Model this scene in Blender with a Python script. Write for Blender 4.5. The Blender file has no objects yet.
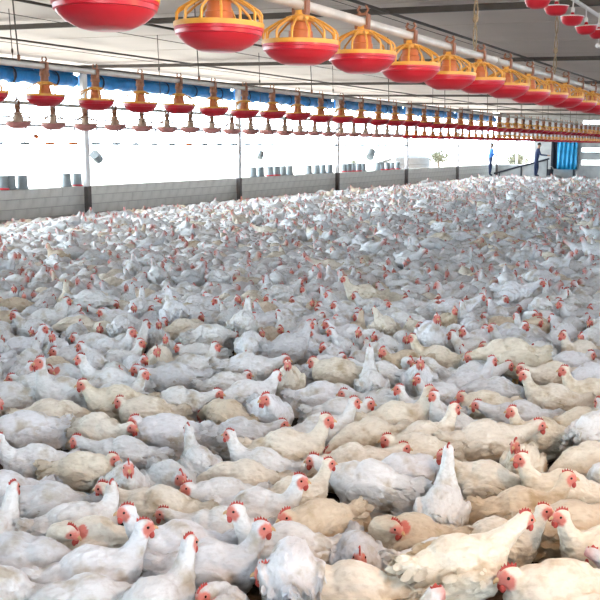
import bpy, bmesh, math, random
import numpy as np
from mathutils import Vector, Matrix, Euler, noise

random.seed(11)
rng = np.random.default_rng(7)
scene = bpy.context.scene
col = scene.collection
PI = math.pi

# ------------------------------------------------------------------ camera
FPX = 950.0                                   # focal length in pixels of a 600 px frame
PITCH = math.atan(152 / FPX)
YAW = math.radians(27.46)                     # the house runs along +X, the camera looks to its left
CAM_H = 1.75
cam_data = bpy.data.cameras.new('camera')
cam_data.sensor_width = 36.0
cam_data.lens = 36.0 * FPX / 600.0
cam_data.clip_end = 500
cam = bpy.data.objects.new('camera', cam_data)
col.objects.link(cam)
cam.location = (0, 0, CAM_H)
cam.rotation_euler = (PI / 2 - PITCH, 0, YAW - PI / 2)
scene.camera = cam

# ------------------------------------------------------------------ world, sun, exposure
world = bpy.data.worlds.new('world')
scene.world = world
world.use_nodes = True
bg = world.node_tree.nodes['Background']
bg.inputs['Color'].default_value = (0.74, 0.885, 1.0, 1)
bg.inputs['Strength'].default_value = 12.5
sun_data = bpy.data.lights.new('sun', 'SUN')
sun_data.energy = 13.0
sun_data.angle = math.radians(1.0)
sun_data.color = (1.0, 0.62, 0.32)
sun = bpy.data.objects.new('sun', sun_data)
col.objects.link(sun)
sun.rotation_euler = Vector((0.90, 0.10, -0.34)).to_track_quat('-Z', 'Y').to_euler()
vs = scene.view_settings
vs.view_transform = 'Standard'
vs.look = 'None'
vs.gamma = 1.0
vs.use_curve_mapping = False
vs.exposure = 0.50

cY, sY, cP, sP = math.cos(YAW), math.sin(YAW), math.cos(PITCH), math.sin(PITCH)


def floor_point(px, py, z=0.15):
    """a point of the photograph taken down to the height of the birds' backs"""
    r, u = (px - 300) / FPX, (300 - py) / FPX
    fw, dz = cP + u * sP, u * cP - sP
    t = (z - CAM_H) / dz
    return (t * (fw * cY + r * sY), t * (fw * sY - r * cY))


def project(x, y, z):
    fw, r, z = x * cY + y * sY, x * sY - y * cY, z - CAM_H
    d = fw * cP - z * sP
    return 300 + FPX * r / d, 300 - FPX * (fw * sP + z * cP) / d, d


# ------------------------------------------------------------------ materials
MATS = {}


def nt(name):
    m = bpy.data.materials.new(name)
    m.use_nodes = True
    t = m.node_tree
    b = t.nodes['Principled BSDF']
    MATS[name] = m
    return m, t, b


def mat(name, color, rough=0.6, metal=0.0, var=0.12, scale=6.0, bump=0.0, bscale=40.0, spec=0.4, color2=None):
    m, t, b = nt(name)
    b.inputs['Roughness'].default_value = rough
    b.inputs['Metallic'].default_value = metal
    b.inputs['Specular IOR Level'].default_value = spec
    tc = t.nodes.new('ShaderNodeTexCoord')
    n = t.nodes.new('ShaderNodeTexNoise')
    n.inputs['Scale'].default_value = scale
    n.inputs['Detail'].default_value = 5
    t.links.new(tc.outputs['Object'], n.inputs['Vector'])
    r = t.nodes.new('ShaderNodeValToRGB')
    c2 = color2 or tuple(c * (1 - var * 2) for c in color)
    r.color_ramp.elements[0].position = 0.3
    r.color_ramp.elements[0].color = (*c2, 1)
    r.color_ramp.elements[1].position = 0.65
    r.color_ramp.elements[1].color = (*color, 1)
    t.links.new(n.outputs['Fac'], r.inputs['Fac'])
    t.links.new(r.outputs['Color'], b.inputs['Base Color'])
    if bump:
        n2 = t.nodes.new('ShaderNodeTexNoise')
        n2.inputs['Scale'].default_value = bscale
        n2.inputs['Detail'].default_value = 6
        t.links.new(tc.outputs['Object'], n2.inputs['Vector'])
        bp = t.nodes.new('ShaderNodeBump')
        bp.inputs['Strength'].default_value = bump
        bp.inputs['Distance'].default_value = 0.02
        t.links.new(n2.outputs['Fac'], bp.inputs['Height'])
        t.links.new(bp.outputs['Normal'], b.inputs['Normal'])
    return m


def feather(name, flock, thin=0.0):
    m, t, b = nt(name)
    N, L = t.nodes, t.links
    b.inputs['Roughness'].default_value = 0.85
    b.inputs['Specular IOR Level'].default_value = 0.15
    b.inputs['Sheen Weight'].default_value = 0.15
    tc = N.new('ShaderNodeTexCoord')
    src = tc.outputs['Object']
    if not flock:
        oi = N.new('ShaderNodeObjectInfo')
        mul = N.new('ShaderNodeVectorMath'); mul.operation = 'MULTIPLY_ADD'
        mul.inputs[1].default_value = (1, 1, 1)
        cb = N.new('ShaderNodeCombineXYZ')
        sc = N.new('ShaderNodeMath'); sc.operation = 'MULTIPLY'; sc.inputs[1].default_value = 37.0
        L.new(oi.outputs['Random'], sc.inputs[0])
        for i in range(3):
            L.new(sc.outputs[0], cb.inputs[i])
        L.new(src, mul.inputs[0]); L.new(cb.outputs[0], mul.inputs[2])
        src = mul.outputs[0]
        tint = oi.outputs['Color']
    else:
        at = N.new('ShaderNodeAttribute'); at.attribute_name = 'tint'
        tint = at.outputs['Color']
    n1 = N.new('ShaderNodeTexNoise'); n1.inputs['Scale'].default_value = 9; n1.inputs['Detail'].default_value = 6
    L.new(src, n1.inputs['Vector'])
    r1 = N.new('ShaderNodeValToRGB')
    r1.color_ramp.elements[0].position = 0.30; r1.color_ramp.elements[0].color = (0.70, 0.63, 0.52, 1)
    r1.color_ramp.elements[1].position = 0.46; r1.color_ramp.elements[1].color = (1, 1, 1, 1)
    L.new(n1.outputs['Fac'], r1.inputs['Fac'])
    mp = N.new('ShaderNodeMapping'); mp.inputs['Scale'].default_value = (28, 60, 60)
    L.new(src, mp.inputs['Vector'])
    n2 = N.new('ShaderNodeTexNoise'); n2.inputs['Scale'].default_value = 1.0; n2.inputs['Detail'].default_value = 4
    n2.inputs['Roughness'].default_value = 0.65
    L.new(mp.outputs[0], n2.inputs['Vector'])
    r2 = N.new('ShaderNodeValToRGB')
    r2.color_ramp.elements[0].position = 0.28; r2.color_ramp.elements[0].color = (0.80, 0.78, 0.76, 1)
    r2.color_ramp.elements[1].position = 0.52; r2.color_ramp.elements[1].color = (1, 1, 1, 1)
    L.new(n2.outputs['Fac'], r2.inputs['Fac'])
    a = N.new('ShaderNodeMix'); a.data_type = 'RGBA'; a.blend_type = 'MULTIPLY'; a.inputs['Factor'].default_value = 1
    L.new(tint, a.inputs['A']); L.new(r1.outputs['Color'], a.inputs['B'])
    c = N.new('ShaderNodeMix'); c.data_type = 'RGBA'; c.blend_type = 'MULTIPLY'; c.inputs['Factor'].default_value = 0.7
    L.new(a.outputs['Result'], c.inputs['A']); L.new(r2.outputs['Color'], c.inputs['B'])
    fa = N.new('ShaderNodeAttribute'); fa.attribute_name = 'face'
    fm = N.new('ShaderNodeMix'); fm.data_type = 'RGBA'
    L.new(fa.outputs['Fac'], fm.inputs['Factor'])
    L.new(c.outputs['Result'], fm.inputs['A'])
    fm.inputs['B'].default_value = (0.62, 0.20, 0.16, 1)
    L.new(fm.outputs['Result'], b.inputs['Base Color'])
    vo = N.new('ShaderNodeTexVoronoi'); vo.inputs['Scale'].default_value = 1.0
    mp2 = N.new('ShaderNodeMapping'); mp2.inputs['Scale'].default_value = (32, 52, 52)
    L.new(src, mp2.inputs['Vector']); L.new(mp2.outputs[0], vo.inputs['Vector'])
    ad = N.new('ShaderNodeMath'); ad.operation = 'ADD'
    L.new(vo.outputs['Distance'], ad.inputs[0]); L.new(n2.outputs['Fac'], ad.inputs[1])
    bp = N.new('ShaderNodeBump'); bp.inputs['Strength'].default_value = 0.55; bp.inputs['Distance'].default_value = 0.008
    L.new(ad.outputs[0], bp.inputs['Height']); L.new(bp.outputs['Normal'], b.inputs['Normal'])
    if thin:
        tl = N.new('ShaderNodeBsdfTranslucent'); mx = N.new('ShaderNodeMixShader'); mx.inputs['Fac'].default_value = thin
        L.new(c.outputs['Result'], tl.inputs['Color'])
        L.new(b.outputs[0], mx.inputs[1]); L.new(tl.outputs[0], mx.inputs[2])
        L.new(mx.outputs[0], N['Material Output'].inputs['Surface'])
        bp.inputs['Strength'].default_value = 0.15
    return m


M_FEATHER = feather('hen_feathers', False)
M_PLUME = feather('hen_plumage', False, 0.3)
M_FLOCK = feather('flock_feathers', True)
M_COMB = mat('comb_red', (0.52, 0.075, 0.06), 0.55, var=0.15, scale=60, bump=0.4, bscale=200)
M_BEAK = mat('beak_horn', (0.62, 0.40, 0.20), 0.5, scale=80)
M_EYE = mat('eye_dark', (0.02, 0.012, 0.01), 0.12, var=0.0)
M_SHANK = mat('shank_yellow', (0.60, 0.42, 0.18), 0.7, scale=70, bump=0.4, bscale=250)
M_PANRED = mat('feeder_red', (0.56, 0.016, 0.03), 0.32, var=0.05, scale=9)
M_GRILL = mat('feeder_yellow', (0.78, 0.36, 0.05), 0.4, var=0.08, scale=14)
M_TUBE = mat('feeder_orange', (0.62, 0.16, 0.035), 0.42, var=0.1, scale=14)
M_CLAMP = mat('clamp_brown', (0.30, 0.12, 0.06), 0.5, scale=30)
M_PIPE = mat('galvanised_pipe', (0.68, 0.62, 0.55), 0.45, metal=0.2, var=0.12, scale=7)
M_WHITEPVC = mat('white_plastic', (0.82, 0.80, 0.78), 0.35, var=0.04)
M_CABLE = mat('cable_dark', (0.09, 0.07, 0.055), 0.6, scale=30)
M_ROPE = mat('rope_tan', (0.34, 0.24, 0.14), 0.9, scale=50, bump=0.6, bscale=150)
M_CEIL = mat('ceiling_sheet', (0.60, 0.51, 0.455), 0.5, var=0.05, scale=0.7, spec=0.3)
M_BEAM = mat('beam_dark', (0.10, 0.085, 0.075), 0.6, scale=5)
M_BLOCK = mat('cement_block', (0.55, 0.535, 0.50), 0.9, var=0.14, scale=2.2, bump=0.5, bscale=30)
M_MORTAR = mat('mortar', (0.36, 0.35, 0.33), 0.95, scale=8)
M_LITTER = mat('litter_floor', (0.06, 0.04, 0.028), 0.95, scale=12, bump=1.0, bscale=45, color2=(0.030, 0.020, 0.015))
M_POST = mat('post_paint', (0.70, 0.69, 0.70), 0.5, var=0.1, scale=4)
M_RUST = mat('post_rust', (0.09, 0.075, 0.07), 0.75, scale=7)
M_BLUE = mat('tarp_blue', (0.010, 0.19, 0.52), 0.45, var=0.2, scale=4, bump=0.6, bscale=14)
M_JAR = mat('jar_grey', (0.22, 0.25, 0.26), 0.4, var=0.08, scale=8)
M_SAND = mat('outside_sand', (0.55, 0.47, 0.38), 0.9, scale=0.8, var=0.05)
M_CONC = mat('concrete', (0.42, 0.42, 0.41), 0.9, scale=3, bump=0.4, bscale=25)
M_LEAF = mat('leaf_green', (0.055, 0.065, 0.045), 0.6, scale=5)
M_BARK = mat('bark', (0.05, 0.04, 0.03), 0.9, scale=9, bump=0.8)
M_SKIN = mat('skin', (0.36, 0.20, 0.13), 0.6)
M_NAVY = mat('cloth_navy', (0.018, 0.03, 0.085), 0.85, scale=14, bump=0.4)
M_SHIRT = mat('cloth_blue', (0.05, 0.17, 0.45), 0.85, scale=14, bump=0.4)
M_DARK = mat('cloth_dark', (0.03, 0.03, 0.04), 0.85, scale=14)
M_HAIR = mat('hair_dark', (0.015, 0.011, 0.009), 0.6)
M_TARP = mat('tarp_bright_blue', (0.02, 0.33, 0.62), 0.45, var=0.15, scale=4)
M_GLAREPAN = mat('feeder_glare_pink', (0.62, 0.25, 0.22), 0.5, var=0.08)  # red pans paled: glare from the open side put into the colour
M_GLARETUBE = mat('feeder_glare_tan', (0.58, 0.40, 0.28), 0.5, var=0.08)  # tubes and grills paled the same way for the glare
M_TANK = mat('tank_grey', (0.028, 0.031, 0.034), 0.8)
M_STRAW = mat('straw', (0.62, 0.38, 0.06), 0.8, scale=30)

# ------------------------------------------------------------------ mesh helpers


class MB:
    def __init__(self):
        self.v, self.f, self.mi = [], [], []

    def add(self, vs_, fs, mi=0):
        o = len(self.v)
        self.v += [tuple(p) for p in vs_]
        self.f += [tuple(i + o for i in q) for q in fs]
        self.mi += [mi] * len(fs)
        return self

    def box(self, c, s, rot=None, mi=0, bev=0.0):
        hx, hy, hz = s[0] / 2, s[1] / 2, s[2] / 2
        if bev:
            b = bev
            P, F = [], []
            for z, k in ((-hz, b), (-hz + b, 0), (hz - b, 0), (hz, b)):
                P += [(-hx + k, -hy + k, z), (hx - k, -hy + k, z), (hx - k, hy - k, z), (-hx + k, hy - k, z)]
            F.append((3, 2, 1, 0))
            for r in range(3):
                for i in range(4):
                    j = (i + 1) % 4
                    F.append((r * 4 + i, r * 4 + j, r * 4 + 4 + j, r * 4 + 4 + i))
            F.append((12, 13, 14, 15))
        else:
            P = [(x, y, z) for z in (-hz, hz) for x, y in ((-hx, -hy), (hx, -hy), (hx, hy), (-hx, hy))]
            F = [(3, 2, 1, 0), (4, 5, 6, 7), (0, 1, 5, 4), (1, 2, 6, 5), (2, 3, 7, 6), (3, 0, 4, 7)]
        R = rot or Matrix.Identity(3)
        c = Vector(c)
        return self.add([R @ Vector(p) + c for p in P], F, mi)

    def tube(self, pts, r, seg=8, mi=0, cap=True):
        pts = [Vector(p) for p in pts]
        rs = r if isinstance(r, (list, tuple)) else [r] * len(pts)
        P, F = [], []
        up = None
        for i, p in enumerate(pts):
            t = (pts[min(i + 1, len(pts) - 1)] - pts[max(i - 1, 0)])
            if t.length < 1e-9:
                t = Vector((0, 0, 1))
            t.normalize()
            if up is None:
                up = Vector((0, 0, 1)) if abs(t.z) < 0.9 else Vector((1, 0, 0))
            a = t.cross(up)
            if a.length < 1e-6:
                a = t.cross(Vector((0, 1, 0)))
            a.normalize()
            bb = a.cross(t).normalized()
            up = bb
            for k in range(seg):
                an = 2 * PI * k / seg
                P.append(p + (a * math.cos(an) + bb * math.sin(an)) * rs[i])
        n = len(pts)
        for i in range(n - 1):
            for k in range(seg):
                l = (k + 1) % seg
                F.append((i * seg + k, i * seg + l, (i + 1) * seg + l, (i + 1) * seg + k))
        if cap:
            F.append(tuple(reversed(range(seg))))
            F.append(tuple((n - 1) * seg + k for k in range(seg)))
        return self.add(P, F, mi)

    def lathe(self, prof, seg=24, c=(0, 0, 0), mi=0, rot=None):
        P, F = [], []
        R = rot or Matrix.Identity(3)
        c = Vector(c)
        for r, z in prof:
            for k in range(seg):
                an = 2 * PI * k / seg
                P.append(R @ Vector((r * math.cos(an), r * math.sin(an), z)) + c)
        for i in range(len(prof) - 1):
            for k in range(seg):
                l = (k + 1) % seg
                F.append((i * seg + k, i * seg + l, (i + 1) * seg + l, (i + 1) * seg + k))
        return self.add(P, F, mi)

    def ell(self, c, r, rot=None, u=14, v=9, mi=0):
        R = rot or Matrix.Identity(3)
        c = Vector(c)
        P, F = [], []
        P.append(R @ Vector((0, 0, r[2])) + c)
        for i in range(1, v):
            th = PI * i / v
            for k in range(u):
                an = 2 * PI * k / u
                P.append(R @ Vector((r[0] * math.sin(th) * math.cos(an), r[1] * math.sin(th) * math.sin(an), r[2] * math.cos(th))) + c)
        P.append(R @ Vector((0, 0, -r[2])) + c)
        for k in range(u):
            F.append((0, 1 + k, 1 + (k + 1) % u))
        for i in range(v - 2):
            for k in range(u):
                l = (k + 1) % u
                F.append((1 + i * u + k, 1 + (i + 1) * u + k, 1 + (i + 1) * u + l, 1 + i * u + l))
        o = 1 + (v - 2) * u
        for k in range(u):
            F.append((o + k, len(P) - 1, o + (k + 1) % u))
        return self.add(P, F, mi)

    def mesh(self, name, mats, smooth=False):
        me = bpy.data.meshes.new(name)
        me.from_pydata(self.v, [], self.f)
        for m in (mats if isinstance(mats, (list, tuple)) else [mats]):
            me.materials.append(m)
        if any(self.mi):
            me.polygons.foreach_set('material_index', self.mi)
        if smooth:
            me.polygons.foreach_set('use_smooth', [True] * len(me.polygons))
            me.set_sharp_from_angle(angle=math.radians(40))
        me.update()
        return me


def obj(name, me, parent=None, loc=(0, 0, 0), rot=(0, 0, 0), scale=None):
    o = bpy.data.objects.new(name, me)
    col.objects.link(o)
    o.location = loc
    o.rotation_euler = rot
    if scale:
        o.scale = scale
    if parent:
        o.parent = parent
    return o


def tag(o, label, cat, group=None):
    o['label'] = label
    o['category'] = cat
    if group:
        o['group'] = group
    return o


def struct(o, label=None):
    o['kind'] = 'structure'
    if label:
        o['label'] = label
    return o


ONES = ['', 'first', 'second', 'third', 'fourth', 'fifth', 'sixth', 'seventh', 'eighth', 'ninth', 'tenth', 'eleventh',
        'twelfth', 'thirteenth', 'fourteenth', 'fifteenth', 'sixteenth', 'seventeenth', 'eighteenth', 'nineteenth']
TENS = ['', '', 'twenty', 'thirty', 'forty', 'fifty', 'sixty', 'seventy', 'eighty', 'ninety']


def nth(n):
    if n < 20:
        return ONES[n]
    if n % 10 == 0:
        return TENS[n // 10][:-1] + 'ieth'
    return TENS[n // 10] + '-' + ONES[n % 10]


# ------------------------------------------------------------------ the house
X0, X1, YR, YL = -4.0, 53.0, -6.0, 15.0
POSTS = [17.65 + 6.9 * k for k in range(-3, 6)]
WALL_TOP = 0.86


def zc(y):
    return 3.15 + 0.025 * y                  # underside of the beams: a lean-to pitch


struct(obj('floor', MB().box(((X0 + X1) / 2, (YL + YR) / 2, -0.05), (X1 - X0, YL - YR + 0.2, 0.1)).mesh('floor', M_LITTER)),
       'dark brown litter floor under the flock')
g = MB()
g.box((20, 75, -0.16), (260, 120, 0.1)); g.box((20, -66, -0.16), (260, 120, 0.1))
g.box((-59, 4.5, -0.16), (100, 21, 0.1)); g.box((103, 4.5, -0.16), (100, 21, 0.1))
struct(obj('ground', g.mesh('ground', M_SAND)), 'pale bare ground outside the barn')

# ceiling: sheets with lapped seams, each sheet between two beams a panel
SKY_X = (X0 + 1.13 * 4, X0 + 1.13 * 10)       # unseen stretch of roof where milky sheets are added for top light
SKY_Y = ((0.2, 1.1), (3.6, 4.5))
cb_ = MB()
xm = (X0 + X1) / 2
def cslab(xa, xb, ya, yb):
    cb_.box(((xa + xb) / 2, (ya + yb) / 2 - 5.2, 0), (xb - xa, yb - ya, 0.04))
cslab(X0 - 0.5, SKY_X[0], -7.3, 17.7); cslab(SKY_X[1], X1 + 0.5, -7.3, 17.7)
bands = ((-7.3, SKY_Y[0][0]), (SKY_Y[0][1], SKY_Y[1][0]), (SKY_Y[1][1], 17.7))
for (ya, yb) in bands:
    cslab(SKY_X[0], SKY_X[1], ya, yb)
ceil = struct(obj('ceiling', cb_.mesh('ceiling', M_CEIL), loc=(0, 5.2, zc(5.2) + 0.20), rot=(math.atan(0.025), 0, 0)), 'pale low ceiling of long metal sheets')
pm = MB().box((0, 0, 0), (1.122, 24.7, 0.018), bev=0.006).mesh('ceiling_panel', M_CEIL)
pms = [MB().box((0, (ya + yb) / 2 - 5.2, 0), (1.122, yb - ya - 0.02, 0.018), bev=0.006).mesh('ceiling_panel', M_CEIL) for ya, yb in bands]
k = 0
x = X0 + 0.565
while x < X1:
    z_ = -0.028 - 0.004 * (k % 2)
    if SKY_X[0] < x < SKY_X[1]:
        for q in pms:
            obj('panel', q, ceil, loc=(x, 0, z_))
    else:
        obj('panel', pm, ceil, loc=(x, 0, z_))
    x += 1.13; k += 1
m_, t_, b_ = nt('fill_roof_sheet')
tr_ = t_.nodes.new('ShaderNodeBsdfTranslucent'); tr_.inputs['Color'].default_value = (0.37, 0.385, 0.40, 1)
t_.links.new(tr_.outputs[0], t_.nodes['Material Output'].inputs['Surface'])
for i, (ya, yb) in enumerate(SKY_Y):  # panels added overhead, outside the view, to light the near birds
    o = obj('window_%d' % (i + 2), MB().box(((SKY_X[0] + SKY_X[1]) / 2, (ya + yb) / 2 - 5.2, 0.02), (SKY_X[1] - SKY_X[0], yb - ya, 0.01)).mesh('fill_roof_light', m_),
            loc=(0, 5.2, zc(5.2) + 0.20), rot=(math.atan(0.025), 0, 0))
    struct(o, 'added milky roof panel, out of view, giving top light to the near aisle')
for i, x in enumerate(POSTS):
    b = MB()
    b.box((x, 4.5, 0.01), (0.07, 21.0, 0.07), bev=0.008)
    o = obj('trim_%d' % (i + 1), b.mesh('beam', M_BEAM), loc=(0, 0, 0))
    o.location = (0, -0.025 * zc(4.5) * 0, zc(4.5) + 0.07)
    o.data.transform(Matrix.Translation((0, 4.5, 0)) @ Matrix.Rotation(math.atan(0.025), 4, 'X') @ Matrix.Translation((0, -4.5, 0)))
    struct(o, 'dark cross beam under the ceiling')
# purlins running the length of the house
for i, y in enumerate((14.9, -5.9)):
    o = obj('trim_%d' % (i + 20), MB().box(((X0 + X1) / 2, y, zc(y) + 0.02), (X1 - X0, 0.12, 0.16), bev=0.01).mesh('eave_beam', M_BEAM))
    struct(o, 'dark eave beam along the open side')
for i, y in enumerate((11.5, 8.0, 4.4)):
    o = obj('trim_%d' % (i + 30), MB().tube([(X0, y, zc(y) + 0.06), (X1, y, zc(y) + 0.06)], 0.018, 6).mesh('purlin', M_BEAM))
    struct(o, 'thin dark rod running along under the ceiling')

# block wall on the open side: core + single blocks
wl = struct(obj('wall_left', MB().box(((X0 + X1) / 2, YL + 0.1, WALL_TOP / 2 - 0.004), (X1 - X0, 0.17, WALL_TOP - 0.008)).mesh('wall_core', M_MORTAR)),
            'low grey cement block wall below the open side')
blk = [MB().box((0, 0, 0), (0.395, 0.20, 0.203), bev=0.006).mesh('block', M_BLOCK) for _ in range(1)][0]
extra = MB()
blocks = []
for c in range(4):
    z = 0.107 + c * 0.215
    x = X0 + (0.2 if c % 2 else 0.0)
    while x < X1 - 0.2:
        blocks.append((x + 0.2, z, c)); x += 0.40
seen = sorted([b for b in blocks if b[2] >= 1 and -20 < project(b[0], YL, b[1])[0] < 620 and b[0] > 10], key=lambda b: b[0])[:300]
ss = set(seen)
for (x, z, c) in blocks:
    loc = (x, YL + 0.1 + random.uniform(-0.004, 0.004), z)
    if (x, z, c) in ss:
        obj('block', blk, wl, loc)
    else:
        extra.box(loc, (0.395, 0.20, 0.203))
ex = obj('block', extra.mesh('blocks_rest', M_BLOCK), wl)
ex['kind'] = 'stuff'
struct(obj('wall_right', MB().box(((X0 + X1) / 2, YR - 0.1, WALL_TOP / 2), (X1 - X0, 0.2, WALL_TOP)).mesh('wall_right', M_BLOCK)),
       'low cement block wall on the near side')

# far end wall with openings
wb = MB()
def wpanel(y0, y1, z0, z1, mi=0):
    wb.box((X1 + 0.1, (y0 + y1) / 2, (z0 + z1) / 2), (0.2, y1 - y0, z1 - z0), mi=mi)
wpanel(YR, YL, 2.35, 3.0); wpanel(YR, YL, 3.2, 3.75); wpanel(10.45, YL, 3.0, 3.2); wpanel(YR, 9.0, 3.0, 3.2)
wpanel(12.95, YL, 0, 0.80)
wpanel(12.05, 12.95, 0, 2.35)
wpanel(10.75, 12.05, 2.1, 2.35); wpanel(10.75, 12.05, 0, 0.62)
wpanel(10.45, 10.75, 0, 2.35)
wpanel(YR, 10.45, 0, 0.85); wpanel(9.0, 10.45, 1.1, 1.55); wpanel(9.0, 10.45, 1.75, 2.35); wpanel(YR, 9.0, 0.85, 2.35)
struct(obj('wall_back', wb.mesh('wall_back', M_CONC)), 'grey end wall at the far end of the barn')
w1 = struct(obj('window_1', MB().box((X1 + 0.1, 14.9, 1.57), (0.1, 0.08, 1.56)).mesh('jamb', M_POST)), 'open window in far end wall')
for y in (14.0, 13.0):
    obj('jamb', MB().box((X1 + 0.1, y, 1.57), (0.1, 0.08, 1.56)).mesh('jamb', M_POST), w1)
obj('window_sill', MB().box((X1 + 0.05, 13.97, 0.82), (0.3, 1.98, 0.05)).mesh('sill', M_POST), w1)
d1 = struct(obj('door_1', MB().box((X1 + 0.02, 12.0, 1.05), (0.12, 0.10, 2.1)).mesh('door_frame', M_DARK)), 'dark doorway in far end wall')
obj('jamb', MB().box((X1 + 0.02, 10.8, 1.05), (0.12, 0.10, 2.1)).mesh('jamb', M_DARK), d1)
obj('lintel', MB().box((X1 + 0.02, 11.4, 2.1), (0.12, 1.3, 0.10)).mesh('lintel', M_DARK), d1)
dl = MB().box((X1 + 0.16, 11.75, 1.05), (0.05, 0.6, 2.05))
obj('door_leaf', dl.mesh('door_leaf', M_DARK), d1)
# blue tarp in the doorway, hanging in folds
tv, tf = [], []
for i in range(25):
    for j in range(9):
        tv.append((X1 - 0.12 + 0.05 * math.sin(i * 1.25 + j * 0.25), 11.7 - i * 0.045, 2.12 - j * 0.19))
for i in range(24):
    for j in range(8):
        a = i * 9 + j
        tf.append((a, a + 1, a + 10, a + 9))
tarp = obj('tarp_curtain', MB().add(tv, tf).mesh('tarp', M_TARP, True))
so = tarp.modifiers.new('thick', 'SOLIDIFY'); so.thickness = 0.01
tag(tarp, 'bright blue tarp curtain hung in folds over the far doorway', 'curtain')
obj('curtain_rod', MB().tube([(X1 - 0.1, 11.85, 2.13), (X1 - 0.1, 10.5, 2.13)], 0.02, 8).mesh('rod', M_PIPE), tarp)
# behind the camera only the lower wall; the big doors stand open
struct(obj('wall_front', MB().box((X0 - 0.1, 4.5, 3.2), (0.2, 21, 0.7)).box((X0 - 0.1, 7.35, 1.42), (0.2, 15.3, 2.84)).box((X0 - 0.1, -4.9, 1.42), (0.2, 2.2, 2.84)).mesh('wall_front', M_CONC)),
       'end wall with wide open doors')

# unseen blue-grey curtains added on the near side to cut the side light
m_, t_, b_ = nt('blocking_curtain_cloth')
tr_ = t_.nodes.new('ShaderNodeBsdfTranslucent'); tr_.inputs['Color'].default_value = (0.10, 0.14, 0.20, 1)
df_ = t_.nodes.new('ShaderNodeBsdfDiffuse'); df_.inputs['Color'].default_value = (0.20, 0.26, 0.34, 1)
mx_ = t_.nodes.new('ShaderNodeMixShader'); mx_.inputs['Fac'].default_value = 0.5
t_.links.new(tr_.outputs[0], mx_.inputs[1]); t_.links.new(df_.outputs[0], mx_.inputs[2])
t_.links.new(mx_.outputs[0], t_.nodes['Material Output'].inputs['Surface'])
for i in range(len(POSTS) - 1):
    xa, xb = POSTS[i] + 0.06, POSTS[i + 1] - 0.06
    vv, ff = [], []
    nn = 60
    for a in range(nn + 1):
        for z in (0.80, 1.6, 2.45):
            vv.append((xa + (xb - xa) * a / nn, YR - 0.24 - 0.03 * math.sin(a * 0.9) * (z < 2.4), z))
    for a in range(nn):
        for c in range(2):
            q = a * 3 + c
            ff.append((q, q + 1, q + 4, q + 3))
    o = obj('blocking_curtain', MB().add(vv, ff).mesh('blocking_curtain', m_, True))
    tag(o, 'unseen blue-grey curtain added to block near-side light, %s bay' % nth(i + 1), 'curtain', 'added light-blocking curtains of the near side')
    for xr in (xa, xb):
        obj('guide_cord', MB().tube([(xr, YR - 0.24, 0.8), (xr, YR - 0.24, zc(YR) - 0.05)], 0.006, 5).mesh('guide_cord', M_CABLE), o)

# concrete apron + sloping rail at the far corner
ap = obj('concrete_ramp', MB().add([(49.0, 14.74, 0), (49.0, 11.6, 0), (52.99, 11.6, 0), (52.99, 14.74, 0), (50.0, 14.74, 0.26), (50.0, 11.6, 0.26), (52.99, 11.6, 0.26), (52.99, 14.74, 0.26)],
         [(3, 2, 1, 0), (4, 5, 6, 7), (0, 1, 5, 4), (1, 2, 6, 5), (2, 3, 7, 6), (3, 0, 4, 7)]).mesh('ramp', M_CONC))
tag(ap, 'low grey concrete ramp at the far corner of the barn', 'ramp')
rl = obj('sloping_rail', None)
rl.location = (51.2, 14.7, 0.26)
tag(rl, 'dark sloping handrail rising to the right below the far window', 'handrail')
obj('rail', MB().tube([(0, 0, 0.12), (0.3, -2.9, 0.93)], 0.045, 8).mesh('rail', M_DARK), rl)
obj('kick_board', MB().add([(0.05, -0.2, 0.0), (0.35, -2.8, 0.0), (0.35, -2.8, 0.86), (0.05, -0.2, 0.13), (0.10, -0.2, 0.0), (0.40, -2.8, 0.0), (0.40, -2.8, 0.86), (0.10, -0.2, 0.13)],
    [(0, 1, 2, 3), (7, 6, 5, 4), (0, 4, 5, 1), (1, 5, 6, 2), (2, 6, 7, 3), (3, 7, 4, 0)]).mesh('kick_board', M_CONC), rl)
for q in (0.1, 0.5, 0.97):
    obj('baluster', MB().tube([(0.3 * q, -2.9 * q, 0), (0.3 * q, -2.9 * q, 0.12 + 0.81 * q)], 0.03, 6).mesh('baluster', M_DARK), rl)

# posts along the open side
pn = 0
for i, x in enumerate(POSTS):
    px = project(x, 14.82, 1.0)[0]
    t = obj('support_post', None, loc=(x, 14.82, 0))
    if -20 < px < 620:
        pn += 1
        lab = 'pale painted steel post of the open side, %s post from the left' % nth(pn)
    else:
        lab = 'pale painted steel post outside the picture, number %s back' % nth(4 - i)
    tag(t, lab, 'post', 'posts of the open side')
    obj('shaft', MB().box((0, 0, (WALL_TOP + zc(14.82)) / 2), (0.15, 0.10, zc(14.82) - WALL_TOP), bev=0.012).mesh('shaft', M_POST), t)
    obj('flange', MB().box((0.055, -0.056, 2.0), (0.025, 0.012, 2.2)).mesh('flange', M_POST), t)
    f_ = obj('foot', MB().box((0.02, 0, WALL_TOP / 2), (0.12, 0.12, WALL_TOP), bev=0.01).mesh('foot', M_RUST), t)
    f_['label'] = 'dark rusty lower length of the post'
    obj('cap_plate', MB().box((0, 0, zc(14.82) - 0.015), (0.3, 0.2, 0.03)).mesh('cap_plate', M_POST), t)

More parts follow.
